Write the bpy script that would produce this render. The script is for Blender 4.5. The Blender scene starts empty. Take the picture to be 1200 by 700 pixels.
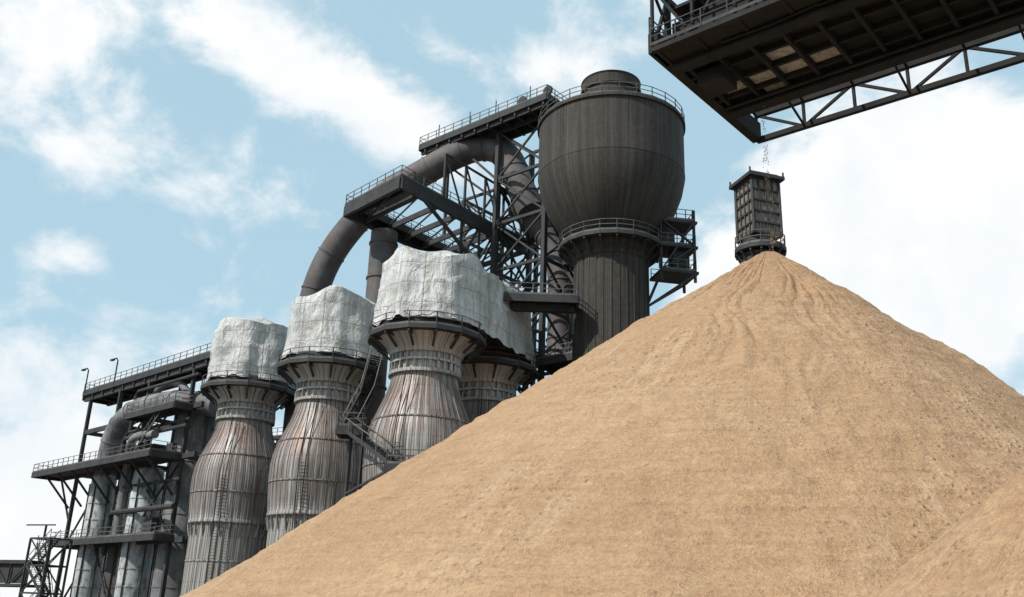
import bpy, math, random
from mathutils import Vector, Matrix, noise
random.seed(4)
scene=bpy.context.scene
V=Vector
# ------------------------------------------------------------------ mesh helper
class M:
    def __init__(s): s.v=[]; s.f=[]
    def add(s,vs,fs):
        o=len(s.v); s.v+= [tuple(p) for p in vs]; s.f+=[tuple(i+o for i in f) for f in fs]
    def beam(s,p,q,w,h=None):
        p=V(p);q=V(q);h=h or w;d=(q-p)
        if d.length<1e-4:return
        d.normalize(); up=V((0,0,1)) if abs(d.z)<.95 else V((.707,.707,0))
        x=d.cross(up).normalized(); y=x.cross(d).normalized()
        vs=[]
        for b in (p,q):
            for a,c in((-1,-1),(1,-1),(1,1),(-1,1)): vs.append(b+x*a*w/2+y*c*h/2)
        s.add(vs,[(0,1,2,3)[::-1],(4,5,6,7),(0,1,5,4),(1,2,6,5),(2,3,7,6),(3,0,4,7)])
    def box(s,c,sx,sy,sz,rz=0):
        R=Matrix.Rotation(rz,3,'Z');c=V(c);vs=[]
        for z in(-.5,.5):
            for a,b in((-.5,-.5),(.5,-.5),(.5,.5),(-.5,.5)): vs.append(c+R@V((a*sx,b*sy,z*sz)))
        s.add(vs,[(3,2,1,0),(4,5,6,7),(0,1,5,4),(1,2,6,5),(2,3,7,6),(3,0,4,7)])
    def lathe(s,prof,c=(0,0,0),n=48,caps=True):
        c=V(c);vs=[];fs=[];k=n
        for r,z in prof:
            for i in range(k):
                a=2*math.pi*i/n; vs.append(c+V((r*math.cos(a),r*math.sin(a),z)))
        for j in range(len(prof)-1):
            for i in range(n):
                i2=(i+1)%k; fs.append((j*k+i,j*k+i2,(j+1)*k+i2,(j+1)*k+i))
        if caps:
            fs.append(tuple(range(k))[::-1]); fs.append(tuple(range((len(prof)-1)*k,len(prof)*k)))
        s.add(vs,fs)
    def tube(s,pts,r,n=10):
        pts=[V(p) for p in pts];vs=[];fs=[];x=None
        for i,p in enumerate(pts):
            d=(pts[min(i+1,len(pts)-1)]-pts[max(i-1,0)]).normalized()
            if x is None:
                up=V((0,0,1)) if abs(d.z)<.9 else V((0,1,0)); x=d.cross(up).normalized()
            x=(x-d*x.dot(d)).normalized(); y=d.cross(x)
            for j in range(n):
                a=2*math.pi*j/n; vs.append(p+x*math.cos(a)*r+y*math.sin(a)*r)
        for i in range(len(pts)-1):
            for j in range(n):
                j2=(j+1)%n; fs.append((i*n+j,i*n+j2,(i+1)*n+j2,(i+1)*n+j))
        fs.append(tuple(range(n))[::-1]);fs.append(tuple(range((len(pts)-1)*n,len(pts)*n)))
        s.add(vs,fs)
    def rail(s,pts,closed=False,step=1.5,h=1.1,t=.07):
        pts=[V(p) for p in pts]
        if closed: pts=pts+[pts[0]]
        for a,b in zip(pts[:-1],pts[1:]):
            for hh in(h,h*.55): s.beam(a+V((0,0,hh)),b+V((0,0,hh)),t*.8)
            s.beam(a+V((0,0,.1)),b+V((0,0,.1)),.03,.2)
            n=max(1,round((b-a).length/step))
            for i in range(n+1):
                p=a.lerp(b,i/n); s.beam(p,p+V((0,0,h)),t)
    def obj(s,name,mat,parent=None,loc=(0,0,0),smooth=None):
        me=bpy.data.meshes.new(name); me.from_pydata(s.v,[],s.f); me.update()
        if smooth:
            me.polygons.foreach_set('use_smooth',[True]*len(me.polygons)); me.set_sharp_from_angle(angle=math.radians(smooth))
        me.materials.append(mat)
        o=bpy.data.objects.new(name,me); scene.collection.objects.link(o); o.location=loc
        if parent:o.parent=parent
        return o
def empty(name,loc=(0,0,0)):
    e=bpy.data.objects.new(name,None); e.location=loc; scene.collection.objects.link(e); return e
def bez(pts,n=8):
    pts=[V(p) for p in pts];out=[];P=[pts[0]]+pts+[pts[-1]]
    for i in range(1,len(P)-2):
        a,b,c,d=P[i-1],P[i],P[i+1],P[i+2]
        for k in range(n):
            t=k/n; out.append(.5*((2*b)+(c-a)*t+(2*a-5*b+4*c-d)*t*t+(3*b-a-3*c+d)*t**3))
    out.append(pts[-1]);return out
# ------------------------------------------------------------------ material helper
class N:
    def __init__(s,name):
        s.m=bpy.data.materials.new(name); s.m.use_nodes=True; s.t=s.m.node_tree; s.b=s.t.nodes['Principled BSDF']
    def n(s,k,**kw):
        o=s.t.nodes.new(k)
        for a,b in kw.items():setattr(o,a,b)
        return o
    def l(s,a,b): s.t.links.new(a,b)
    def obj(s): return s.n('ShaderNodeTexCoord').outputs['Object']
    def math(s,op,a,b=None,clamp=False):
        o=s.n('ShaderNodeMath',operation=op,use_clamp=clamp)
        for i,x in enumerate((a,b)):
            if x is None:continue
            if isinstance(x,(int,float)):o.inputs[i].default_value=x
            else:s.l(x,o.inputs[i])
        return o.outputs[0]
    def noise(s,vec,scale,det=4,rough=.6,dist=0):
        o=s.n('ShaderNodeTexNoise'); s.l(vec,o.inputs['Vector']); o.inputs['Scale'].default_value=scale
        o.inputs['Detail'].default_value=det;o.inputs['Roughness'].default_value=rough;o.inputs['Distortion'].default_value=dist
        return o.outputs['Fac']
    def ramp(s,fac,st):
        o=s.n('ShaderNodeValToRGB'); s.l(fac,o.inputs[0]); e=o.color_ramp.elements
        while len(e)<len(st): e.new(.5)
        for i,(p,c) in enumerate(st):
            e[i].position=p; e[i].color=(c,c,c,1) if isinstance(c,(int,float)) else (*c,1)
        return o.outputs[0]
    def mix(s,f,a,b,mode='MIX'):
        o=s.n('ShaderNodeMix',data_type='RGBA',blend_type=mode)
        for i,x in((0,f),(6,a),(7,b)):
            if isinstance(x,(int,float)):o.inputs[i].default_value=x
            elif isinstance(x,tuple):o.inputs[i].default_value=(*x,1)
            else:s.l(x,o.inputs[i])
        return o.outputs[2]
    def scale(s,vec,v):
        o=s.n('ShaderNodeVectorMath',operation='MULTIPLY'); s.l(vec,o.inputs[0]); o.inputs[1].default_value=v; return o.outputs[0]
    def polar(s,ka=1,kz=1,kr=0):
        x=s.n('ShaderNodeSeparateXYZ'); s.l(s.obj(),x.inputs[0])
        a=s.math('ARCTAN2',x.outputs[1],x.outputs[0]); r=s.math('SQRT',s.math('ADD',s.math('MULTIPLY',x.outputs[0],x.outputs[0]),s.math('MULTIPLY',x.outputs[1],x.outputs[1])))
        c=s.n('ShaderNodeCombineXYZ'); 
        s.l(s.math('MULTIPLY',s.math('COSINE',a),ka),c.inputs[0]); s.l(s.math('MULTIPLY',s.math('SINE',a),ka),c.inputs[1])
        z=s.math('ADD',s.math('MULTIPLY',x.outputs[2],kz),s.math('MULTIPLY',r,kr)); s.l(z,c.inputs[2])
        return c.outputs[0],a,x.outputs[2],r
    def bump(s,h,st,dist=.05):
        o=s.n('ShaderNodeBump'); s.l(h,o.inputs['Height']);o.inputs['Strength'].default_value=st;o.inputs['Distance'].default_value=dist
        s.l(o.outputs[0],s.b.inputs['Normal'])
    def done(s,col,rough=.8,metal=0):
        if isinstance(col,tuple):s.b.inputs['Base Color'].default_value=(*col,1)
        else:s.l(col,s.b.inputs['Base Color'])
        if isinstance(rough,(int,float)):s.b.inputs['Roughness'].default_value=rough
        else:s.l(rough,s.b.inputs['Roughness'])
        s.b.inputs['Metallic'].default_value=metal; return s.m
def steel(name,c1,c2,rust=(.09,.045,.025),amt=.5,sc=.6,rough=.75):
    m=N(name);o=m.obj(); a=m.noise(o,sc,4,.65);b=m.noise(m.scale(o,(1,1,.4)),sc*5,3,.7)
    col=m.mix(m.ramp(a,[(.35,0),(.65,1)]),c1,c2)
    col=m.mix(m.math('MULTIPLY',m.ramp(b,[(.48,0),(.62,1)]),amt),col,rust)
    m.bump(b,.3,.03); return m.done(col,rough)
DARK=steel('dark_painted_steel',(.014,.016,.019),(.036,.040,.044),(.055,.032,.022),.5)
SHADE_DARK=steel('shade_darkened_steel',(.007,.008,.009),(.019,.019,.019),(.03,.02,.015),.35,.6,.9)  # bridge steel colour darkened to keep its underside shade against sand bounce
DARK2=steel('weathered_grey_steel',(.04,.042,.045),(.08,.08,.08))
RAIL=steel('railing_steel',(.07,.07,.07),(.14,.14,.135))
PIPE=steel('duct_steel',(.055,.055,.062),(.13,.12,.12),(.10,.052,.038),.65,.25)
PIPE2=steel('grey_duct_steel',(.10,.11,.12),(.22,.22,.22),(.09,.055,.04),.6,.3)
LIGHT=steel('galvanised_cladding',(.28,.31,.33),(.50,.53,.54),(.14,.10,.08),.7,.4)
def stove_mat():
    m=N('rusted_stove_shell'); v,a,z,r=m.polar(16,.10); 
    s1=m.noise(v,1.0,5,.7); v2,_,_,_=m.polar(26,.14); s2=m.noise(v2,1.0,3,.6)
    v3,_,_,_=m.polar(2.2,.22); big=m.noise(v3,1,5,.65); blot=m.noise(m.obj(),.9,5,.7)
    zz=m.math('DIVIDE',z,25.0)
    base=m.ramp(s1,[(.32,(.04,.035,.032)),(.42,(.13,.12,.11)),(.53,(.30,.285,.27)),(.66,(.52,.51,.50))])
    rust=m.ramp(m.math('ADD',m.math('MULTIPLY',s2,.5),m.math('MULTIPLY',blot,.5)),[(.38,(.07,.034,.023)),(.50,(.19,.10,.072)),(.62,(.35,.24,.20))])
    hz=m.ramp(zz,[(.38,0.),(.46,.3),(.66,.85),(.80,.85),(.845,.25)])
    col=m.mix(m.math('MULTIPLY',m.ramp(big,[(.40,.1),(.60,.95)]),hz),base,rust)
    col=m.mix(m.math('MULTIPLY',m.ramp(zz,[(.83,0),(.86,1)]),m.ramp(s2,[(.32,.2),(.52,.85)])),col,(.46,.44,.415))
    low=m.ramp(zz,[(.36,1.),(.45,0)])
    col=m.mix(m.math('MULTIPLY',low,m.ramp(s2,[(.40,.05),(.60,.75)])),col,(.46,.43,.39))
    col=m.mix(m.math('MULTIPLY',m.ramp(s2,[(.34,.9),(.45,0)]),m.ramp(zz,[(.40,.6),(.85,.8)])),col,(.03,.024,.021))
    seam=m.ramp(m.math('PINGPONG',m.math('ADD',m.math('MULTIPLY',a,44/(2*math.pi)),50),.5),[(.0,.0),(.10,1)])
    col=m.mix(m.math('MULTIPLY',m.math('SUBTRACT',1,seam),.5),col,(.05,.034,.027))
    ring=m.ramp(m.math('PINGPONG',z,1.1),[(.0,.7),(.05,1)])
    col=m.mix(1.0,col,ring,'MULTIPLY')
    m.bump(m.math('ADD',seam,m.math('ADD',s1,blot)),.5,.06); return m.done(col,.5,.2)
STOVE=stove_mat()
def tower_mat():
    m=N('stained_tower_steel'); v,a,z,r=m.polar(22,.05); s1=m.noise(v,1,5,.75); v2,_,_,_=m.polar(2,.15);b=m.noise(v2,1.5,5,.6); f=m.noise(m.obj(),2.2,5,.75); v4,_,_,_=m.polar(60,.03); dr=m.noise(v4,1,2,.5)
    col=m.ramp(s1,[(.3,(.012,.0105,.009)),(.5,(.028,.024,.020)),(.72,(.075,.067,.058))])
    col=m.mix(m.math('MULTIPLY',m.ramp(b,[(.45,0),(.7,1)]),.45),col,(.060,.050,.040))
    col=m.mix(m.math('MULTIPLY',m.ramp(f,[(.45,0),(.7,1)]),.35),col,(.085,.074,.062))
    col=m.mix(m.math('MULTIPLY',m.ramp(dr,[(.60,0),(.70,1)]),.35),col,(.13,.115,.10))
    seam=m.ramp(m.math('PINGPONG',m.math('ADD',m.math('MULTIPLY',a,24/(2*math.pi)),50),.5),[(0,.7),(.03,1)])
    col=m.mix(1.0,col,seam,'MULTIPLY'); ring=m.ramp(m.math('PINGPONG',z,1.2),[(0,.75),(.03,1)]); col=m.mix(1.0,col,ring,'MULTIPLY')
    m.bump(m.math('ADD',seam,m.math('ADD',f,s1)),.35,.05); return m.done(col,.85)
TOWER=tower_mat()
def tarp_mat():
    m=N('dirty_white_tarpaulin');o=m.obj(); a=m.noise(o,.45,5,.65);v,ang,z,_=m.polar(12,.12);s=m.noise(v,1,4,.6);f=m.noise(m.scale(o,(1,1,.4)),1.1,5,.6,1.0); dt=m.noise(o,2.6,5,.75)
    col=m.ramp(a,[(.3,(.40,.40,.39)),(.6,(.62,.62,.615))])
    col=m.mix(m.math('MULTIPLY',m.ramp(s,[(.48,0),(.68,1)]),.6),col,(.30,.265,.215))
    col=m.mix(m.math('MULTIPLY',m.ramp(f,[(.32,1),(.48,0)]),.40),col,(.30,.295,.275))
    col=m.mix(m.math('MULTIPLY',m.ramp(dt,[(.52,0),(.68,1)]),.30),col,(.28,.255,.215))
    s1=m.ramp(m.math('PINGPONG',m.math('ADD',z,m.math('MULTIPLY',f,.5)),.95),[(0,0),(.05,1)]); s2=m.ramp(m.math('PINGPONG',m.math('ADD',m.math('MULTIPLY',ang,12/(2*math.pi)),m.math('ADD',50,m.math('MULTIPLY',f,.15))),.5),[(0,0),(.03,1)])
    seam=m.math('MULTIPLY',s1,s2); col=m.mix(m.math('MULTIPLY',m.math('SUBTRACT',1,seam),.4),col,(.17,.165,.16))
    m.bump(m.math('ADD',m.math('MULTIPLY',f,2.0),m.math('ADD',m.math('MULTIPLY',dt,.4),m.math('MULTIPLY',seam,.2))),.9,.28); return m.done(col,.65)
TARP=tarp_mat()
def sand_mat(name):
    m=N(name);o=m.obj();v,a,z,r=m.polar(30,.0,.16); st=m.noise(v,1,5,.75,.5); msk=m.noise(m.scale(o,(1,1,.5)),.16,3,.55)
    vb,_,_,_=m.polar(5,2.4,.0); band=m.noise(vb,1.6,5,.7,.8)
    g=m.noise(o,6.0,4,.8); mid=m.noise(o,1.1,6,.74); big=m.noise(o,.14,4,.6); clod=m.n('ShaderNodeTexVoronoi'); m.l(o,clod.inputs['Vector']); clod.inputs['Scale'].default_value=3.0; cl=m.ramp(clod.outputs['Distance'],[(.0,1),(.33,0)])
    cmask=m.ramp(m.math('MULTIPLY',msk,mid),[(.24,0),(.33,1)])
    col=m.ramp(big,[(.3,(.43,.262,.143)),(.7,(.525,.338,.198))])
    col=m.mix(m.math('MULTIPLY',m.ramp(mid,[(.36,1),(.56,0)]),.42),col,(.34,.195,.10))
    col=m.mix(m.math('MULTIPLY',m.math('MULTIPLY',m.ramp(st,[(.52,0),(.66,1)]),m.ramp(msk,[(.48,0),(.62,1)])),.55),col,(.66,.49,.34))
    col=m.mix(m.math('MULTIPLY',m.ramp(band,[(.36,1),(.52,0)]),.35),col,(.33,.195,.105))
    col=m.mix(m.math('MULTIPLY',m.ramp(g,[(.36,1),(.50,0)]),.38),col,(.25,.14,.075))
    col=m.mix(m.math('MULTIPLY',m.ramp(g,[(.55,0),(.70,1)]),.38),col,(.68,.51,.35))
    h=m.math('ADD',m.math('MULTIPLY',g,.45),m.math('ADD',m.math('MULTIPLY',mid,1.05),m.math('MULTIPLY',band,.75)))
    h=m.math('ADD',h,m.math('ADD',m.math('MULTIPLY',st,.22),m.math('MULTIPLY',m.math('MULTIPLY',cl,cmask),.55)))
    m.bump(h,.9,.28); return m.done(col,.95)
SAND=sand_mat('tan_sand')
def ground_mat():
    m=N('yard_dirt');o=m.obj();a=m.noise(o,.05,6,.7);b=m.noise(o,2,5,.7)
    col=m.mix(a,(.10,.085,.07),(.17,.14,.11));col=m.mix(m.math('MULTIPLY',b,.4),col,(.07,.06,.05));m.bump(b,.5,.05);return m.done(col,.95)
# ------------------------------------------------------------------ ground
g=M(); S=3000; g.add([(-S,-S,0),(S,-S,0),(S,S,0),(-S,S,0)],[(0,1,2,3)]); g.obj('ground',ground_mat())
# ------------------------------------------------------------------ sand piles
def pile(name,c,H,t,rmax,nr,na,extra=(),seed=0,a_=.8,tl=None):
    cx,cy=c; vs=[];fs=[]
    for j in range(nr+1):
        r=rmax*(j/nr)**1.05+ .001
        for i in range(na):
            ph=2*math.pi*i/na; x=r*math.cos(ph);y=r*math.sin(ph)
            tt=t+.018*noise.noise((math.cos(ph)*1.2+seed,math.sin(ph)*1.2,3))
            if tl: k=(.5-.5*math.cos(ph))**.8; tt+= (tl-t)*k
            h=H-tt*(math.sqrt(r*r+a_*a_)-a_)
            for ex,ey,eH,et,ea in extra:
                d=math.hypot(x-ex,y-ey); h2=eH-et*(math.sqrt(d*d+ea*ea)-ea)
                k=.5; q=max(k-abs(h-h2),0)/k; h=max(h,h2)+q*q*k*.25
            w=min(1,r/5)
            pw=ph+.22*noise.noise((x*.15+seed,y*.15,7))+.05*noise.noise((x*.5,y*.5,seed)); cs,sn=math.cos(pw),math.sin(pw)
            ms=max(0,min(1,.15+2.2*noise.noise((cs*3.5+seed,sn*3.5,r*.12))))
            ril=noise.noise((cs*13+seed,sn*13,r*.16)); ril2=noise.noise((cs*34,sn*34+seed,r*.5))
            h+= w*ms*(-.20*(1-abs(ril))**6+ .12*ril2)
            h+= .36*w*noise.noise((x*.17+seed,y*.17,0))+.14*noise.noise((x*.7,y*.7,seed))+.06*noise.noise((x*1.9,y*1.9,h))
            gr=noise.noise((x*4.3,y*4.3,h*3)); h+=.045*gr
            h+= .10*w*noise.noise((ph*r*.22,seed,h*1.5))+.04*noise.noise((ph*r*.6,seed,h*3.6))
            vs.append((x,y,max(h,-.3)))
    for j in range(nr):
        for i in range(na):
            i2=(i+1)%na; fs.append((j*na+i,j*na+i2,(j+1)*na+i2,(j+1)*na+i)[::-1])
    m=M(); m.v=vs; m.f=fs; return m.obj(name,SAND,loc=(cx,cy,0),smooth=180)
pile('sand_pile',(14.7,50),22.2,.98,44,340,800,extra=((3.9,-1.0,18.9,.95,.7),(5.6,-1.6,17.7,.95,.8),(7.4,-2.2,16.4,.97,.7),(8.4,-2.5,15.7,1.0,.4)),seed=2,tl=.69)
pile('sand_pile',(21.7,21),12.9,.86,17,200,480,seed=9)
# ------------------------------------------------------------------ stoves
def ring_platform(m,rl,R,z,n=14,r0=2.8,c=(0,0)):
    m.lathe([(r0,z),(R,z),(R,z+.35),(r0,z+.35)],(c[0],c[1],0),n,caps=False)
    pts=[]
    for i in range(n):
        a=2*math.pi*i/n; d=V((math.cos(a),math.sin(a),0)); o=V((c[0],c[1],0)); pts.append(o+d*(R-.1)+V((0,0,z+.35)))
        m.beam(o+d*(R-.2)+V((0,0,z)),o+d*r0+V((0,0,z-1.1)),.16,.2); m.beam(o+d*r0*1.0+V((0,0,z-.12)),o+d*(R-.1)+V((0,0,z-.12)),.14,.24)
    rl.rail(pts,True)
def tarp(cs,R,z0,z1,zt,seed,nn=72,rows=16,slope=0):
    out=[]
    for i in range(nn):
        a=2*math.pi*i/nn; seg=2*math.pi/8; b=(a+seed)%seg-seg/2; rr=R*(.95/ math.cos(b)*.85+.15)
        d=V((math.cos(a),math.sin(a),0)); c=max(cs,key=lambda q:V((q[0],q[1],0)).dot(d)); out.append(V((c[0],c[1],0))+d*rr)
    o2=[]
    for i,p in enumerate(out):
        q=out[(i+1)%len(out)]; k=max(1,round((q-p).length/.33)); o2+= [p.lerp(q,j/k) for j in range(k)]
    out=o2; n=len(out); cen=sum((V((c[0],c[1],0)) for c in cs),V((0,0,0)))/len(cs)
    m=M();vs=[]
    levels=[(z0+(z1-z0)*j/rows,1-.06*j/rows) for j in range(rows+1)]
    for s in(.97,.90,.80,.66,.5,.34,.18,.02): levels.append((z1+(zt-z1)*(1-s**1.2),s*.94))
    for j,(z,sc) in enumerate(levels):
        for p in out:
            q=cen+(p-cen)*sc; fold=noise.noise((q.x*.9+seed,q.y*.9,z*.12)); k=noise.noise((q.x*.4+seed,q.y*.4,z*.25)); k2=noise.noise((q.x*1.2+seed,q.y*1.2,z*1.1+4)); k3=1-abs(noise.noise((q.x*.8+seed,q.y*.8,z*.8+9)))*2
            dd=(q-cen).normalized(); side=1 if j<=rows else .3
            q=q+dd*(k*.34+fold*.28*side+k2*.13+k3*.10*side-.08*abs(math.sin(z*1.65)))
            zz=z+ (noise.noise((q.x*.3+seed,q.y*.3,1))*.9 if j>rows*.6 else 0)+ (noise.noise((q.x*.9,q.y*.9,seed))*.35 if j==0 else 0)
            zz+= slope*(q.x-cen.x)*max(0,(z-z0)/(zt-z0))
            vs.append((q.x,q.y,zz))
    fs=[]
    for j in range(len(levels)-1):
        for i in range(n): i2=(i+1)%n; fs.append((j*n+i,j*n+i2,(j+1)*n+i2,(j+1)*n+i))
    m.v=vs;m.f=fs
    return m
prof=[(4.1,0),(4.1,9.7),(4.15,10.0),(4.45,10.2),(4.45,10.45),(4.38,10.6),(4.46,11.5),(4.53,12.6),(4.6,13.8),(4.6,14.9),(4.45,16.0),(4.12,17.1),(3.7,18.1),(3.28,19.1),(2.95,20.1),(2.78,21.0),
 (3.1,21.02),(3.1,21.3),(2.78,21.32),(2.76,22.0),(3.05,22.02),(3.05,22.22),(2.76,22.24),(2.78,22.75),(3.1,22.77),(3.15,22.95),(3.3,23.3),(3.9,23.8),(4.3,24.1)]
def stove(loc,seed,with_tarp=True):
    e=empty('hot_blast_stove',(loc[0],loc[1],0))
    m=M(); m.lathe(prof,n=96); m.obj('shell',STOVE,e,smooth=40).rotation_euler=(0,0,seed*1.7)
    r=M(); nr=44
    for i in range(nr):
        a=2*math.pi*(i+.5)/nr; d=V((math.cos(a),math.sin(a),0))
        for (r1,z1),(r2,z2) in zip(prof[5:15],prof[6:16]): r.beam(d*(r1+.0)+V((0,0,z1)),d*(r2+.0)+V((0,0,z2)),.05,.08)
        r.beam(d*4.11+V((0,0,0)),d*4.11+V((0,0,9.7)),.05,.08)
    for i in range(28): # gusset plates under the lip and between the neck flanges
        a=2*math.pi*i/28; d=V((math.cos(a),math.sin(a),0)); r.beam(d*4.14+V((0,0,8.9)),d*4.4+V((0,0,10.1)),.08,.2); r.beam(d*2.95+V((0,0,21.3)),d*2.95+V((0,0,22.0)),.05,.3); r.beam(d*2.9+V((0,0,22.2)),d*2.9+V((0,0,22.8)),.05,.3)
    for z,rr in((3,4.15),(6.4,4.15),(13.2,4.6),(17.0,4.17)): r.lathe([(rr-.1,z),(rr+.05,z),(rr+.05,z+.12),(rr-.1,z+.12)],n=72,caps=False)
    r.obj('ribs',STOVE,e)
    p=M();rl=M(); ring_platform(p,rl,5.15,24.1,r0=3.6); p.lathe([(3.9,24.4),(4.5,24.4),(4.5,25.3),(3.9,25.3)],n=32,caps=False)
    p.obj('platform',DARK,e); rl.obj('railing',RAIL,e)
    if with_tarp: tarp([(0,0)],4.75,25.1,31.3,33.0,seed,slope=.05).obj('tarpaulin_cover',TARP,e,smooth=60)
    l=M(); a=math.radians(-115+seed*7); d=V((math.cos(a),math.sin(a),0)); s_=V((-d.y,d.x,0))
    for sg in(-.3,.3):
        l.beam(d*4.8+s_*sg,d*4.8+s_*sg+V((0,0,15)),.07); l.beam(d*4.8+s_*sg+V((0,0,15)),d*3.3+s_*sg+V((0,0,21)),.07); 
    for i in range(50): z=i*.3; l.beam(d*4.8-s_*.3+V((0,0,z)),d*4.8+s_*.3+V((0,0,z)),.04)
    l.obj('ladder',DARK,e)
    return e
S3=(-7.2,78);S2=(-17.7,90);S1=(-28.3,100.5);S4=(-2.3,88)
e3=stove(S3,1,False); stove(S2,2.3); stove(S1,3.1); stove(S4,4,False)
dx,dy=S4[0]-S3[0],S4[1]-S3[1]
tarp([(0,0),(dx,dy)],4.85,25.1,31.2,33.2,5.2,nn=90,slope=-.03).obj('tarpaulin_cover',TARP,e3,smooth=60)
# ------------------------------------------------------------------ gallery behind the stoves
e=empty('stove_gallery',(0,0,0)); m=M();rl=M()
A=V((6,95,0));B=V((-31,119,0));d=(B-A).normalized();nrm=V((-d.y,d.x,0)); 
if nrm.y<0:nrm=-nrm
L=(B-A).length
c=(A+B)/2+nrm*3; m.box((c.x,c.y,11),L,6,22,math.atan2(d.y,d.x))
for z in(5,10,15,20,22.4): m.beam(A-nrm*.6+V((0,0,z)),B-nrm*.6+V((0,0,z)),.5,.45)
k=14
for i in range(k+1):
    p=A.lerp(B,i/k)-nrm*.35; m.beam(p,p+V((0,0,22.5)),.4)
rl.rail([A-nrm*.6+V((0,0,22.6)),B-nrm*.6+V((0,0,22.6))])
m.obj('steel_building',DARK,e); rl.obj('railing',RAIL,e)
# ------------------------------------------------------------------ water tower
e=empty('water_tower',(9.5,85,0))
m=M(); m.lathe([(3.75,0),(3.6,15),(3.55,34.6),(3.75,34.8),(3.75,35.2),(4.2,36.0),(4.2,36.4),(3.9,36.45),(3.9,37.0),(4.5,37.7),(5.5,38.9),(6.4,40.4),(7.0,42.0),(7.28,43.4),(7.3,43.7),(7.33,43.7),(7.33,43.8),(7.3,43.8),(7.3,49.2),(7.5,49.2),(7.5,49.5),(3.1,50.5),(2.95,50.5),(2.95,53.4),(3.14,53.4),(3.14,53.7),(2.95,53.7),(2.98,54.5),(3.1,54.7),(2.7,54.7)],n=96)
m.obj('tank_and_column',TOWER,e,smooth=25)
m=M()
for i in range(30):
    a=2*math.pi*i/30;dd=V((math.cos(a),math.sin(a),0)); m.beam(dd*3.69,dd*3.57+V((0,0,34.6)),.09,.09)
m.obj('ribs',TOWER,e)
p=M();rl=M(); ring_platform(p,rl,5.2,36.0,20,3.7)
rl.rail([(7.4*math.cos(2*math.pi*i/28),7.4*math.sin(2*math.pi*i/28),49.5) for i in range(28)],True,step=1.6)
for z in(33.6,36.2,38.8):
    p.box((6.0,-.5,z),3.8,3.2,.25,.2); rl.rail([(4.3,-2.3,z+.12),(7.9,-1.8,z+.12),(7.5,1.4,z+.12),(4.0,.8,z+.12)],step=.9)
for q in((4.5,-2.2),(7.8,-1.7),(7.3,1.3)):
    p.beam((*q,32.6),(*q,40),.22); p.beam((*q,33.4),(3.2,-1,30.2),.2)
p.beam((4.6,-2.2,33.7),(7.8,-1.8,36.2),.3,.12);p.beam((7.8,-1.8,36.3),(4.6,-2.2,38.8),.3,.12); p.beam((4.6,-2.3,33.7),(7.8,-1.8,38.8),.15); p.box((6.5,-.6,35),1.6,1.4,2.2,.2);p.box((5.3,-.9,37.4),1.2,1.2,1.8,.2)
p.obj('platforms',DARK,e); rl.obj('railing',RAIL,e)
# ------------------------------------------------------------------ lattice frame
def lattice(m,cols,zs,w=.35,bw=.18,x=True):
    cols=[V((*c,0)) for c in cols];n=len(cols)
    for c_ in cols: m.beam(c_+V((0,0,zs[0])),c_+V((0,0,zs[-1])),w,w)
    for i in range(n):
        a,b=cols[i],cols[(i+1)%n]
        for j,z in enumerate(zs):
            m.beam(a+V((0,0,z)),b+V((0,0,z)),bw*1.3,bw*1.7)
            if j<len(zs)-1:
                z2=zs[j+1]
                if x or (i+j)%2: m.beam(a+V((0,0,z)),b+V((0,0,z2)),bw)
                if x or not (i+j)%2: m.beam(b+V((0,0,z)),a+V((0,0,z2)),bw)
def stair(m,rl,p,q,w=V((.5,.5,0))):
    p=V(p);q=V(q)
    for s in(-1,1): m.beam(p+w*s,q+w*s,.1,.3); rl.beam(p+w*s+V((0,0,1)),q+w*s+V((0,0,1)),.07); 
    n=max(3,int(abs(q.z-p.z)/.25))
    for i in range(n+1): a=p.lerp(q,i/n); m.beam(a-w,a+w,.28,.05)
    for i in range(0,n+1,4): a=p.lerp(q,i/n); rl.beam(a-w,a-w+V((0,0,1)),.06)
ra=V((-.755,.655,0)); rb=V((.655,.755,0))
e=empty('furnace_steel_frame'); m=M();rl=M()
O=V((3.9,90,0))
def fp(s,t): p=O+ra*s+rb*t; return (p.x,p.y)
lattice(m,[fp(1,0),fp(8,0),fp(8,6),fp(1,6)],[0,8,16,22,27,32,37.5,43,48.5,54.4],.5,.2)
lattice(m,[fp(8.6,1),fp(14,1),fp(14,8),fp(8.6,8)],[0,10,18,24,30,36.5,43,48],.4,.18)
lattice(m,[fp(-3,4),fp(.4,4),fp(.4,9),fp(-3,9)],[0,10,18,22,26,30,34,38,42],.3,.14,False)
def deck(m,rl,pts,z,th=.3,rails=True,step=1.4):
    vs=[V((*p,z)) for p in pts]+[V((*p,z+th)) for p in pts];n=len(pts)
    m.add(vs,[tuple(range(n))[::-1],tuple(range(n,2*n))]+[(i,(i+1)%n,(i+1)%n+n,i+n) for i in range(n)])
    for i in range(n): m.beam(vs[i]-V((0,0,.05)),vs[(i+1)%n]-V((0,0,.05)),.25,.7)
    if rails: rl.rail(vs[n:],True,step=step)
deck(m,rl,[fp(-.5,-2),fp(19,-2),fp(19,2.2),fp(-.5,2.2)],55.2)
for t in(-1.6,0,1.8): m.beam(V((*fp(-.4,t),54.7)),V((*fp(18.9,t),54.7)),.3,.8)
for s in range(0,19,2): m.beam(V((*fp(s,-2),54.6)),V((*fp(s,2.2),54.6)),.2,.5)
m.beam(V((*fp(14,0),54.4)),V((*fp(8,0),48.5)),.25);m.beam(V((*fp(18,0),54.4)),V((*fp(8,0),46)),.25)
for s in(2,7,11,16): m.box((*fp(s,1),56),1.2,1,1.1,.5); rl.beam(V((*fp(s,-1.8),55.4)),V((*fp(s,-1.8),57.4)),.09)
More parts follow.
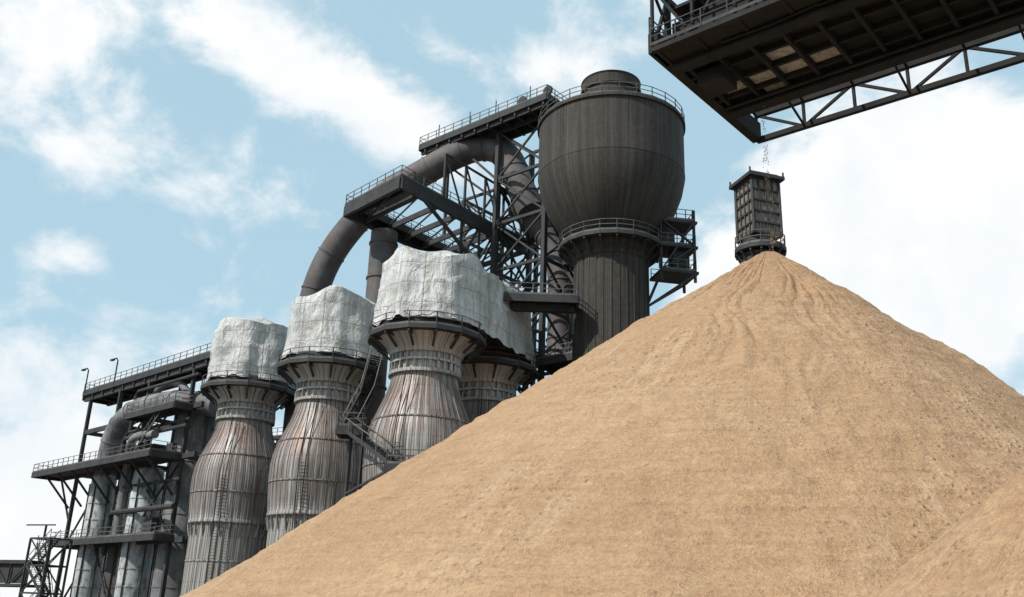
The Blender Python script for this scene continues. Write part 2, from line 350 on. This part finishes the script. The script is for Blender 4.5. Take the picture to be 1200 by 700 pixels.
for s in(0,3.6):
    pp=V((*fp(s,-1.2),56.4)); m.tube([pp-rb*.12,pp+rb*.12],.6,16); m.beam(V((*fp(s-.6,-1.2),55.4)),pp,.15);m.beam(V((*fp(s+.6,-1.2),55.4)),pp,.15)
# second platform: open girder bridge with walkways along the edges
a1,a2,b1,b2=V((-11.4,84.3,42.4)),V((1.5,101,42.4)),V((-18.1,91.8,42.4)),V((-5.5,108,42.4))
m.beam(a1,a2,.4,1.1);m.beam(b1,b2,.4,1.1);m.beam(a1,b1,.4,1.1)
def xy(p): return (p.x,p.y)
fb=(a2-a1).normalized(); fs_=(b1-a1).normalized()
deck(m,rl,[xy(a1),xy(b1),xy(b1+fb*1.8),xy(a1+fb*1.8)],43.0)
deck(m,rl,[xy(a1+fb*1.9),xy(a1+fb*1.9+fs_*1.3),xy(a2+fs_*1.3),xy(a2)],43.0)
deck(m,rl,[xy(b1+fb*1.9),xy(b1+fb*1.9-fs_*1.3),xy(b2-fs_*1.3),xy(b2)],43.0)
for i in range(8): m.beam(a1.lerp(a2,i/7),b1.lerp(b2,i/7),.25,.6)
for i in range(7):
    m.beam(a1.lerp(a2,i/7),b1.lerp(b2,(i+1)/7),.14)
for i in range(5):
    p=a1.lerp(a2,.3+i*.16); q=p+V((0,0,6)); 
    m.beam(p,q,.22); 
    if i<4: q2=a1.lerp(a2,.3+(i+1)*.16); m.beam(q,q2,.16); m.beam(q,q2+V((0,0,6)),.2)
for i in range(4):
    p=a1.lerp(a2,.45+i*.14)-V((0,0,5.4)); q=a1.lerp(a2,.45+(i+1)*.14); m.beam(p,q,.18); m.beam(p,p+V((0,0,5.4)),.2); m.beam(p,a1.lerp(a2,.45+(i+1)*.14)-V((0,0,5.4)),.22)
m.beam(a1.lerp(a2,.12),V((*fp(8,0),36)),.3); m.beam(b1.lerp(b2,.15),V((*fp(14,1),34)),.3)
# lower platforms to the tower
deck(m,rl,[(-3.6,80.5),(6,80.5),(6,83.5),(-3.6,83.5)],29.6)
m.beam((-3.4,82,29.1),(5.8,82,29.1),.6,.7)
m.beam((-1,83,29.2),(2,90,26),.25)
deck(m,rl,[fp(-4,-1),fp(1,-1),fp(1,3),fp(-4,3)],26)
deck(m,rl,[fp(-4,-1),fp(1,-1),fp(1,3),fp(-4,3)],20.5)
deck(m,rl,[fp(-5,2),fp(0,2),fp(0,9),fp(-5,9)],37.5)
for (z0,z1,s0,s1) in((20.8,26,-3.5,.5),(26.3,31,.5,-3.5),(31,37.5,-3.5,.5),(37.8,43,.5,-3.5)):
    stair(m,rl,V((*fp(s0,3.1),z0)),V((*fp(s1,3.1),z1)),rb*.5)
m.obj('steelwork',DARK,e); rl.obj('railing',RAIL,e)
# ------------------------------------------------------------------ ducts
def flanges(m,pts,r,every):
    for i in range(every,len(pts)-1,every):
        d=(pts[i+1]-pts[i-1]).normalized(); m.tube([pts[i]-d*.09,pts[i]+d*.09],r+.1,24)
e=empty('gas_downcomer_duct'); m=M()
pts=bez([(-23.4,104,20),(-23.4,104,33),(-22.6,103.5,39),(-20.2,102.5,43.8),(-16.2,101.3,48.2),(-11,100,51.4),(-6.5,98.8,53.6),(-3.4,98,54.0),(-1,97,52.2),(.3,96,48.5),(1.8,95.5,45)],7)
m.tube(pts,1.6,28); flanges(m,pts,1.6,6); m.obj('duct',PIPE,e,smooth=40)
m=M(); m.beam((-15.5,101,43),(-15.5,101,47.5),.3); m.beam((-8,99,43),(-8,99,51),.3); m.beam((-13.5,100.5,43),(-15.5,101,47.5),.2); m.obj('supports',DARK,e)
e=empty('gas_uptake_duct'); m=M()
pts=bez([(.2,98,46.5),(2.6,97,44),(4.6,96,40.5),(5.2,95.6,36),(5.2,95.6,31),(5.2,95,28),(6.2,92.5,24.5),(7,91,20),(7,91,8),(7,91,0)],7)
m.tube(pts,1.35,24); flanges(m,pts,1.35,5); m.obj('duct',PIPE,e,smooth=40)
e=empty('vertical_duct'); m=M(); m.lathe([(1.45,0),(1.45,41.5)],(-14.2,95,0),32); 
for z in range(4,42,4): m.lathe([(1.45,z),(1.58,z),(1.58,z+.2),(1.45,z+.2)],(-14.2,95,0),32,caps=False)
m.obj('duct',PIPE,e,smooth=40)
# ------------------------------------------------------------------ stove stair
e=empty('access_staircase'); m=M();rl=M()
stair(m,rl,(-8.2,71.3,12.6),(-13.0,76.5,16.2)); stair(m,rl,(-13.0,76.5,16.2),(-12.4,80.5,20))
deck(m,rl,[(-13.8,75.6),(-11.8,75.6),(-11.8,77.6),(-13.8,77.6)],16)
deck(m,rl,[(-9,70.6),(-6.2,70.6),(-6.2,73.2),(-9,73.2)],12.3)
m.beam((-12.8,76.6,0),(-12.8,76.6,16),.25);m.beam((-8.6,71,0),(-8.6,71,12.3),.25);m.beam((-12.8,76.6,11),(-8.6,71,12.3),.18)
stair(m,rl,(-12.4,80.5,20),(-12.2,83.5,24.3)); m.beam((-12.4,80.5,0),(-12.4,80.5,20),.2)
m.obj('steps',DARK,e); rl.obj('railing',RAIL,e)
# ------------------------------------------------------------------ left gas plant frame
e=empty('process_plant_frame'); m=M();rl=M()
O=V((-35,105,0)); ra=V((-.722,.692,0)); rb=V((.692,.722,0))
deck(m,rl,[fp(-3,0),fp(33,0),fp(33,4),fp(-3,4)],29.6,step=1.6)
for t in(.4,3.6): m.beam(V((*fp(-3,t),29)),V((*fp(33,t),29)),.35,1.0)
for s in range(0,34,3): m.beam(V((*fp(s,0),29)),V((*fp(s,4),29)),.25,.7)
def col(s,t,z): m.beam(V((*fp(s,t),0)),V((*fp(s,t),z)),.42)
for s in(3,14,22,31):
    for t in(.4,4.5): col(s,t,29)
for z in(9,18.3,24):
    for t in(.4,4.5): m.beam(V((*fp(0,t),z)),V((*fp(31,t),z)),.35,.6)
    for s in(3,14,22,31): m.beam(V((*fp(s,.4),z)),V((*fp(s,4.5),z)),.3,.5)
deck(m,rl,[fp(3,-3.5),fp(36,-3.5),fp(36,.2),fp(3,.2)],18.2,step=1.6)
for s in range(4,36,4): m.beam(V((*fp(s,-3.4),18)),V((*fp(s,.4),14)),.22)
deck(m,rl,[fp(2,-2),fp(30,-2),fp(30,.2),fp(2,.2)],9.2,step=1.6)
for a,b,z0,z1 in((31,22,9,18),(22,14,18,24),(14,3,9,18),(14,3,18,9),(31,22,0,9),(22,14,9,0),(31,36,12,18)): m.beam(V((*fp(a,.4),z0)),V((*fp(b,.4),z1)),.2)
stair(m,rl,V((*fp(24,-2.6),0)),V((*fp(31,-2.6),9.2)),w=rb*.5)
stair(m,rl,V((*fp(12,-1.2),18.4)),V((*fp(5,-1.2),24)),w=rb*.5)
deck(m,rl,[fp(2,-2),fp(14,-2),fp(14,.2),fp(2,.2)],23.8,step=1.6)
for s,t,z,w_ in((6,1,19.2,1.6),(11,1.2,19.4,1.9),(17,.8,19,1.2),(26,1.2,19.2,1.6),(8,1,10.5,2),(18,1,10.2,1.6)): m.box((*fp(s,t),z),w_,w_,w_*1.1,.75)
for z,r_,t in((21.5,.25,-.6),(22.3,.18,-.4),(12.5,.3,-.8),(15.5,.2,-.5),(27.6,.2,0)): m.tube([V((*fp(1,t),z)),V((*fp(16,t),z)),V((*fp(16.6,t),z-.5)),V((*fp(16.6,t),z-5))],r_,8)
for s in(32.5,23.5):
    p=V((*fp(s,-.1),29.6)); m.tube([p,p+V((0,0,3.2)),p+V((0,0,3.6))+ra*.5,p+V((0,0,3.6))+ra*1.6],.1,8); m.box(p+V((0,0,3.55))+ra*1.7,.8,.35,.2,2.4)
m.obj('steelwork',DARK,e); rl.obj('railing',RAIL,e)
def vessel(name,c,r,z1,mat):
    e=empty(name,(c[0],c[1],0)); m=M(); pr=[(r,0),(r,z1-r*.5)]+[(r*math.cos(a),z1-r*.5+r*.5*math.sin(a)) for a in[math.radians(x) for x in(15,30,45,60,75,88)]]
    m.lathe(pr,n=40); 
    for z in range(2,int(z1-r*.5),2): m.lathe([(r-.02,z),(r+.07,z),(r+.07,z+.12),(r-.02,z+.12)],n=40,caps=False)
    m.obj('shell',mat,e,smooth=40)
    m=M(); 
    for i in range(6):
        a=i*math.pi/3+.3; m.beam((math.cos(a)*(r+.1),math.sin(a)*(r+.1),0),(math.cos(a)*(r+.1),math.sin(a)*(r+.1),z1-r),.14)
    m.obj('stiffeners',DARK2,e)
vessel('gas_scrubber_vessel',(-42.8,114),1.75,18,LIGHT)
vessel('gas_scrubber_vessel',(-51.2,121.5),1.5,18,LIGHT)
vessel('dust_cyclone_vessel',(-37,111),2.3,26,PIPE2)
vessel('dust_cyclone_vessel',(-46.5,120),2.0,21.5,DARK2)
e=empty('gas_transfer_duct'); m=M()
pts=bez([(-34,108,24.4),(-37.5,109.5,25),(-42.5,113.5,25.6),(-47.5,117.8,25.2),(-50.3,120.5,23.4),(-51.2,121.5,20.2),(-51.2,121.5,16)],8)
m.tube(pts,1.35,24); flanges(m,pts,1.35,6)
pts=bez([(-38,110,26),(-40.5,112.5,28),(-43.5,114.5,27.5),(-45,117,24),(-45,118,19)],6); m.tube(pts,.45,14)
pts=bez([(-41,109,21),(-45,113,21),(-46,115,18),(-46,115,9)],6); m.tube(pts,.5,14)
m.obj('duct',PIPE2,e,smooth=40)
# low conveyor gallery and stairs at far left
e=empty('conveyor_gallery'); m=M()
a=V((-56,118,5.2));b=V((-112,140,5.0)); d=(b-a).normalized(); sd=V((-d.y,d.x,0))*1.4
for sg in(-1,1):
    for z in(-1.3,1.3): m.beam(a+sd*sg+V((0,0,z)),b+sd*sg+V((0,0,z)),.3)
m.beam(a-V((0,0,1.4)),b-V((0,0,1.4)),2.6,.2); m.beam(a+V((0,0,1.5)),b+V((0,0,1.5)),3.1,.15); m.beam(a+sd*.8,b+sd*.8,.1,2.2)
n=22
for i in range(n):
    p=a.lerp(b,i/n);q=a.lerp(b,(i+1)/n)
    for sg in(-1,1):
        m.beam(p+sd*sg+V((0,0,-1.3)),p+sd*sg+V((0,0,1.3)),.16); m.beam(p+sd*sg+V((0,0,-1.3 if i%2 else 1.3)),q+sd*sg+V((0,0,1.3 if i%2 else -1.3)),.14)
    if i%5==0:
        for sg in(-1,1): m.beam(p+sd*sg-V((0,0,1.3)),V((*xy(p+sd*sg*1.5),0)),.3)
m.obj('gallery',DARK,e)
e=empty('stair_tower'); m=M();rl=M()
lattice(m,[(-54.5,112),(-51.5,110.5),(-50.2,113),(-53.2,114.5)],[0,3,6,9],.22,.11,False)
for i,z in enumerate((0,3,6)):
    p,q=((-54,112.3,z),(-51.3,111,z+3)) if i%2==0 else ((-51.3,111,z),(-54,112.3,z+3)); stair(m,rl,p,q,V((.3,.5,0)))
m.beam((-53,112,9),(-53,112,10.5),.2);m.beam((-55.5,112.5,10.5),(-51.5,111,10.5),.15)
m.obj('steelwork',DARK,e); rl.obj('railing',RAIL,e)
# ------------------------------------------------------------------ hopper tower
e=empty('loading_hopper_tower',(20.7,73,0)); m=M();rl=M();rz=.30
R=Matrix.Rotation(rz,3,'Z')
m.lathe([(1.7,0),(1.55,28),(1.55,31.0),(1.7,31.1),(1.7,31.3),(1.4,31.4),(1.4,33.0)],n=32)
ring_platform(m,rl,2.15,31.5,14,1.4)
h=1.3
for sx in(-1,1):
    for sy in(-1,1):
        p=R@V((sx*h,sy*h,0)); m.beam(p+V((0,0,32.8)),p+V((0,0,38)),.2)
for z in(32.9,33.9,34.9,35.9,36.9,37.9):
    for i in range(4):
        c_=[(-h,-h),(h,-h),(h,h),(-h,h)]; p=R@V((*c_[i],z)); q=R@V((*c_[(i+1)%4],z)); m.beam(p,q,.13,.15)
for i in range(4):
    c_=[(-h,-h),(h,-h),(h,h),(-h,h)]
    for k in(.25,.5,.75):
        p=R@V((*c_[i],0)); q=R@V((*c_[(i+1)%4],0)); r_=p.lerp(q,k); m.beam(r_+V((0,0,32.8)),r_+V((0,0,38)),.1)
m.box((0,0,38.1),3.4,3.4,.3,rz); m.box((0,0,38.4),2.6,2.6,.25,rz)
for sx,sy in((-1,-1),(1,-1),(1,1),(-1,1)): p=R@V((sx*1.6,sy*1.6,38.2)); m.beam(p,p+V((0,0,.45)),.12)
m.obj('steelwork',DARK,e,smooth=30); rl.obj('railing',RAIL,e)
m=M(); m.box((0,0,35.4),2.45,2.45,5.0,rz); m.obj('infill_panels',steel('grimy_panels',(.10,.092,.08),(.24,.215,.175)),e)
# ------------------------------------------------------------------ overhead conveyor bridge
e=empty('overhead_conveyor_bridge'); m=M();rl=M();pl=M()
A=V((15.9,55.3,32.4)); e1=V((.76,-.65,0)); e2=V((-.65,-.76,0)); Z=V((0,0,1)); Lb=46; W=13.0; Wi=11.3
def B(u,w,z=0): return A+e1*u+e2*w+Z*z
def slab(m,u0,u1,w0,w1,z0,z1):
    vs=[B(u,w,z) for z in(z0,z1) for u,w in((u0,w0),(u1,w0),(u1,w1),(u0,w1))]
    m.add(vs,[(0,1,2,3),(7,6,5,4),(0,4,5,1),(1,5,6,2),(2,6,7,3),(3,7,4,0)])
def truss(m,w,z0,z1,u0,u1,n,c=.32,b=.18,w2=None):
    w2=w if w2 is None else w2
    m.beam(B(u0,w,z0),B(u1,w,z0),c);m.beam(B(u0,w2,z1),B(u1,w2,z1),c)
    for i in range(n+1):
        u=u0+(u1-u0)*i/n; m.beam(B(u,w,z0),B(u,w2,z1),b)
        if i<n:
            u2=u0+(u1-u0)*(i+1)/n
            if i%2: m.beam(B(u,w,z0),B(u2,w2,z1),b)
            else: m.beam(B(u,w2,z1),B(u2,w,z0),b)
W0=4.4
truss(m,0,0,1.9,0,Lb,14,.34,.17)
n=14
for i in range(n):
    u=Lb*i/n; m.beam(B(u,0,1.9),B(u,W0,2.4),.14); 
    if i%2: m.beam(B(u,0,0),B(u,W0,1.4),.12)
slab(m,-.3,.3,0,W,-.1,1.2)
slab(m,0.3,Lb,W0,W0+.35,-.35,2.6); slab(m,0.3,Lb,Wi-.35,Wi,-.35,2.6)
slab(m,.3,Lb,W0+.35,Wi-.35,.35,.5)
slab(m,2.5,Lb,W0+.35,Wi-.35,2.4,4.4)
for w in(5.9,7.5,9.1,10.2): slab(m,.3,Lb,w-.1,w+.1,-.05,.35)
for i in range(24): u=.8+i*1.9; slab(m,u-.1,u+.1,W0+.35,Wi-.35,-.2,.3)
for w0,w1 in((W0-.2,W0+.6),(Wi-.6,Wi+.2)): slab(m,.3,Lb,w0,w1,-.5,-.36)
truss(m,W,0,4.2,0,Lb,18,.3,.16); slab(m,0,Lb,Wi,W,0.0,.12)
for i in range(19): u=Lb*i/18; m.beam(B(u,Wi,2.4),B(u,W,4.2),.14); m.beam(B(u,Wi,0),B(u,W,0),.2); m.beam(B(u,Wi,4.2),B(u,W,4.2),.16)
rl.rail([B(0,W,4.3),B(Lb,W,4.3)],step=1.6); rl.rail([B(0,W+.2,.2),B(Lb,W+.2,.2)],step=1.6); rl.rail([B(-.2,5.4,1.2),B(-.2,W,1.2)])
m.beam(B(0,Wi,1.2),B(0,Wi,4.4),.3);m.beam(B(0,5.4,1.2),B(0,5.4,4.4),.3);m.beam(B(0,5.4,4.4),B(0,W,4.4),.3);m.beam(B(0,W,0),B(0,Wi,4.4),.18)
slab(m,.3,2.6,W0+.4,Wi-.4,3.9,4.1)
for w in(6.5,8,9.4): m.tube([B(.6,w,.9),B(Lb,w,.9)],.16,8)
for u in(3.5,9,15): m.tube([B(u,Wi+.3,-.15),B(u+3,Wi+.3,-.25),B(u+5.5,Wi+.3,-.1)],.07,6)
slab(m,1.0,2.6,8.0,9.8,-1.0,-.2)
for w in(5.3,10.9): slab(m,.5,Lb,w-.12,w+.12,-.34,-.26)
for w in(0.5,W-.5):
    m.beam(B(40,w,-.3),B(40,w*1.0+(-3 if w<1 else 3),-32.4),.9,.9)
m.beam(B(40,-1.5,-20),B(40,W+1.5,-20),.7); m.beam(B(40,0,-2),B(40,W+1.5,-20),.4)
m.obj('steelwork',SHADE_DARK,e); rl.obj('railing',DARK,e)
for u,w,a_,b_ in((1.0,6.1,1.5,1.2),(3.0,4.85,1.4,.9),(4.7,6.1,1.6,1.2),(6.6,6.1,1.6,1.2),(4.7,7.8,1.6,1.1),(1.0,7.8,1.5,1.1),(2.85,6.1,1.5,1.2)): slab(pl,u,u+a_,w-.1,w-.1+b_,.27,.345)
pl.obj('floor_panels',steel('daylight_pale_panels',(.30,.31,.29),(.50,.50,.46)),e)  # pale opaque colour stands in for daylight through translucent floor panels
# thin trickle of sand dropping off the belt onto the peak
m=M(); 
for i in range(650):
    k=random.random()**.8; z=32.6-k*10.2; sp=.04+.13*k; x=random.gauss(0,sp);y=random.gauss(0,sp)
    if noise.noise((0,0,z*1.1))<-.05 and random.random()<.85: continue
    x+=.25*noise.noise((z*.8,1,0))
    s=random.uniform(.015,.05); c_=V((14.85+x,50+y,z)); d_=[V((random.uniform(-1,1),random.uniform(-1,1),random.uniform(-1.8,1.8)))*s for _ in range(4)]
    m.add([c_+q for q in d_],[(0,1,2),(0,2,3),(0,3,1),(1,3,2)])
m.obj('falling_sand_stream',SAND)
# ------------------------------------------------------------------ light
SD=V((-.66,-.46,.80)).normalized()
L=bpy.data.lights.new('sun','SUN'); L.energy=4.6; L.angle=math.radians(.55); L.color=(1,.955,.88)
lo=bpy.data.objects.new('sun',L); scene.collection.objects.link(lo); lo.rotation_euler=SD.to_track_quat('Z','Y').to_euler()
w=bpy.data.worlds.new('World'); scene.world=w; w.use_nodes=True; t=w.node_tree; t.nodes.clear()
def nn(k,**kw):
    o=t.nodes.new(k)
    for a,b in kw.items(): setattr(o,a,b)
    return o
def mth(op,a,b=None,clamp=False):
    o=nn('ShaderNodeMath',operation=op,use_clamp=clamp)
    for i,x in enumerate((a,b)):
        if x is None: continue
        if isinstance(x,(int,float)): o.inputs[i].default_value=x
        else: t.links.new(x,o.inputs[i])
    return o.outputs[0]
sky=nn('ShaderNodeTexSky',sky_type='NISHITA'); sky.sun_disc=False; sky.sun_elevation=math.asin(SD.z); sky.sun_rotation=math.atan2(SD.x,SD.y)
sky.air_density=1.2; sky.dust_density=1.0; sky.ozone_density=1.5
tc=nn('ShaderNodeTexCoord').outputs['Generated']
def wn(scale,det,rough,dist=0,sc=(1,1,1)):
    v=nn('ShaderNodeVectorMath',operation='MULTIPLY'); t.links.new(tc,v.inputs[0]); v.inputs[1].default_value=sc
    o=nn('ShaderNodeTexNoise'); t.links.new(v.outputs[0],o.inputs[0]); o.inputs['Scale'].default_value=scale;o.inputs['Detail'].default_value=det;o.inputs['Roughness'].default_value=rough;o.inputs['Distortion'].default_value=dist
    return o.outputs['Fac']
n1=wn(8,8,.6,.25,(1,1,1.4)); n2=wn(3,2,.5)
dens=None
for (c_,rx,rz_,ang,amp) in [((.40,.84,.38),.19,.15,-8,2.0),((.28,.88,.32),.12,.12,0,1.5),((-.21,.835,.512),.24,.045,-17,1.15),((-.44,.775,.49),.11,.10,10,.95),((-.43,.80,.40),.05,.05,0,.7),
   ((-.424,.846,.322),.055,.028,0,.9),((-.46,.885,.08),.13,.14,0,1.25),((.04,.83,.545),.05,.03,0,.5),((.55,.80,.22),.10,.06,0,1.),((.0,.98,.12),.5,.06,0,.8),((.9,-.2,.45),.3,.2,0,1.),((0,-.9,.5),.4,.15,0,1.)]:
    s=nn('ShaderNodeVectorMath',operation='SUBTRACT'); t.links.new(tc,s.inputs[0]); s.inputs[1].default_value=c_
    az=math.atan2(-c_[0],c_[1])
    r1=nn('ShaderNodeVectorRotate',rotation_type='Z_AXIS'); t.links.new(s.outputs[0],r1.inputs['Vector']); r1.inputs['Angle'].default_value=-az
    r2=nn('ShaderNodeVectorRotate',rotation_type='Y_AXIS'); t.links.new(r1.outputs[0],r2.inputs['Vector']); r2.inputs['Angle'].default_value=math.radians(ang)
    m_=nn('ShaderNodeVectorMath',operation='MULTIPLY'); t.links.new(r2.outputs[0],m_.inputs[0]); m_.inputs[1].default_value=(1/rx,1/max(rx,rz_),1/rz_)
    ln=nn('ShaderNodeVectorMath',operation='LENGTH'); t.links.new(m_.outputs[0],ln.inputs[0])
    f=mth('MULTIPLY',mth('SUBTRACT',1.2,ln.outputs['Value'],True),amp)
    dens=f if dens is None else mth('MAXIMUM',dens,f)
tot=mth('ADD',mth('MULTIPLY',dens,.75),mth('MULTIPLY',mth('SUBTRACT',n1,.5),2.2)); tot=mth('ADD',tot,mth('MULTIPLY',mth('SUBTRACT',n2,.5),.5))
mr=nn('ShaderNodeMapRange',interpolation_type='SMOOTHSTEP'); t.links.new(tot,mr.inputs[0]); mr.inputs[1].default_value=.06; mr.inputs[2].default_value=.66
haze=nn('ShaderNodeMix',data_type='RGBA'); haze.inputs[0].default_value=.74; t.links.new(sky.outputs[0],haze.inputs[6]); haze.inputs[7].default_value=(5.4,7.9,9.2,1)
shade=nn('ShaderNodeMix',data_type='RGBA'); 
sr=nn('ShaderNodeMapRange'); n3=wn(5,4,.6,.2); t.links.new(n3,sr.inputs[0]); sr.inputs[1].default_value=.35; sr.inputs[2].default_value=.6
t.links.new(sr.outputs[0],shade.inputs[0]); shade.inputs[6].default_value=(8.9,9.4,9.8,1); shade.inputs[7].default_value=(10.4,10.4,10.4,1)
mx=nn('ShaderNodeMix',data_type='RGBA'); t.links.new(mr.outputs[0],mx.inputs[0]); t.links.new(haze.outputs[2],mx.inputs[6]); t.links.new(shade.outputs[2],mx.inputs[7])
bg=nn('ShaderNodeBackground'); bg.inputs[1].default_value=.1; t.links.new(mx.outputs[2],bg.inputs[0])
ow=nn('ShaderNodeOutputWorld'); t.links.new(bg.outputs[0],ow.inputs[0])
# ------------------------------------------------------------------ camera
cam=bpy.data.cameras.new('camera'); co=bpy.data.objects.new('camera',cam); scene.collection.objects.link(co)
th=math.radians(19);ro=math.radians(2); F=V((0,math.cos(th),math.sin(th)));U=V((0,-math.sin(th),math.cos(th)));Rr=V((1,0,0))
R2=Rr*math.cos(ro)+U*math.sin(ro);U2=U*math.cos(ro)-Rr*math.sin(ro)
mat=Matrix((R2,U2,-F)).transposed().to_4x4(); mat.translation=V((0,0,1.7)); co.matrix_world=mat
cam.lens=33; cam.sensor_width=36; cam.clip_end=8000; scene.camera=co
scene.view_settings.view_transform='Standard'; scene.view_settings.look='None'; scene.view_settings.exposure=0
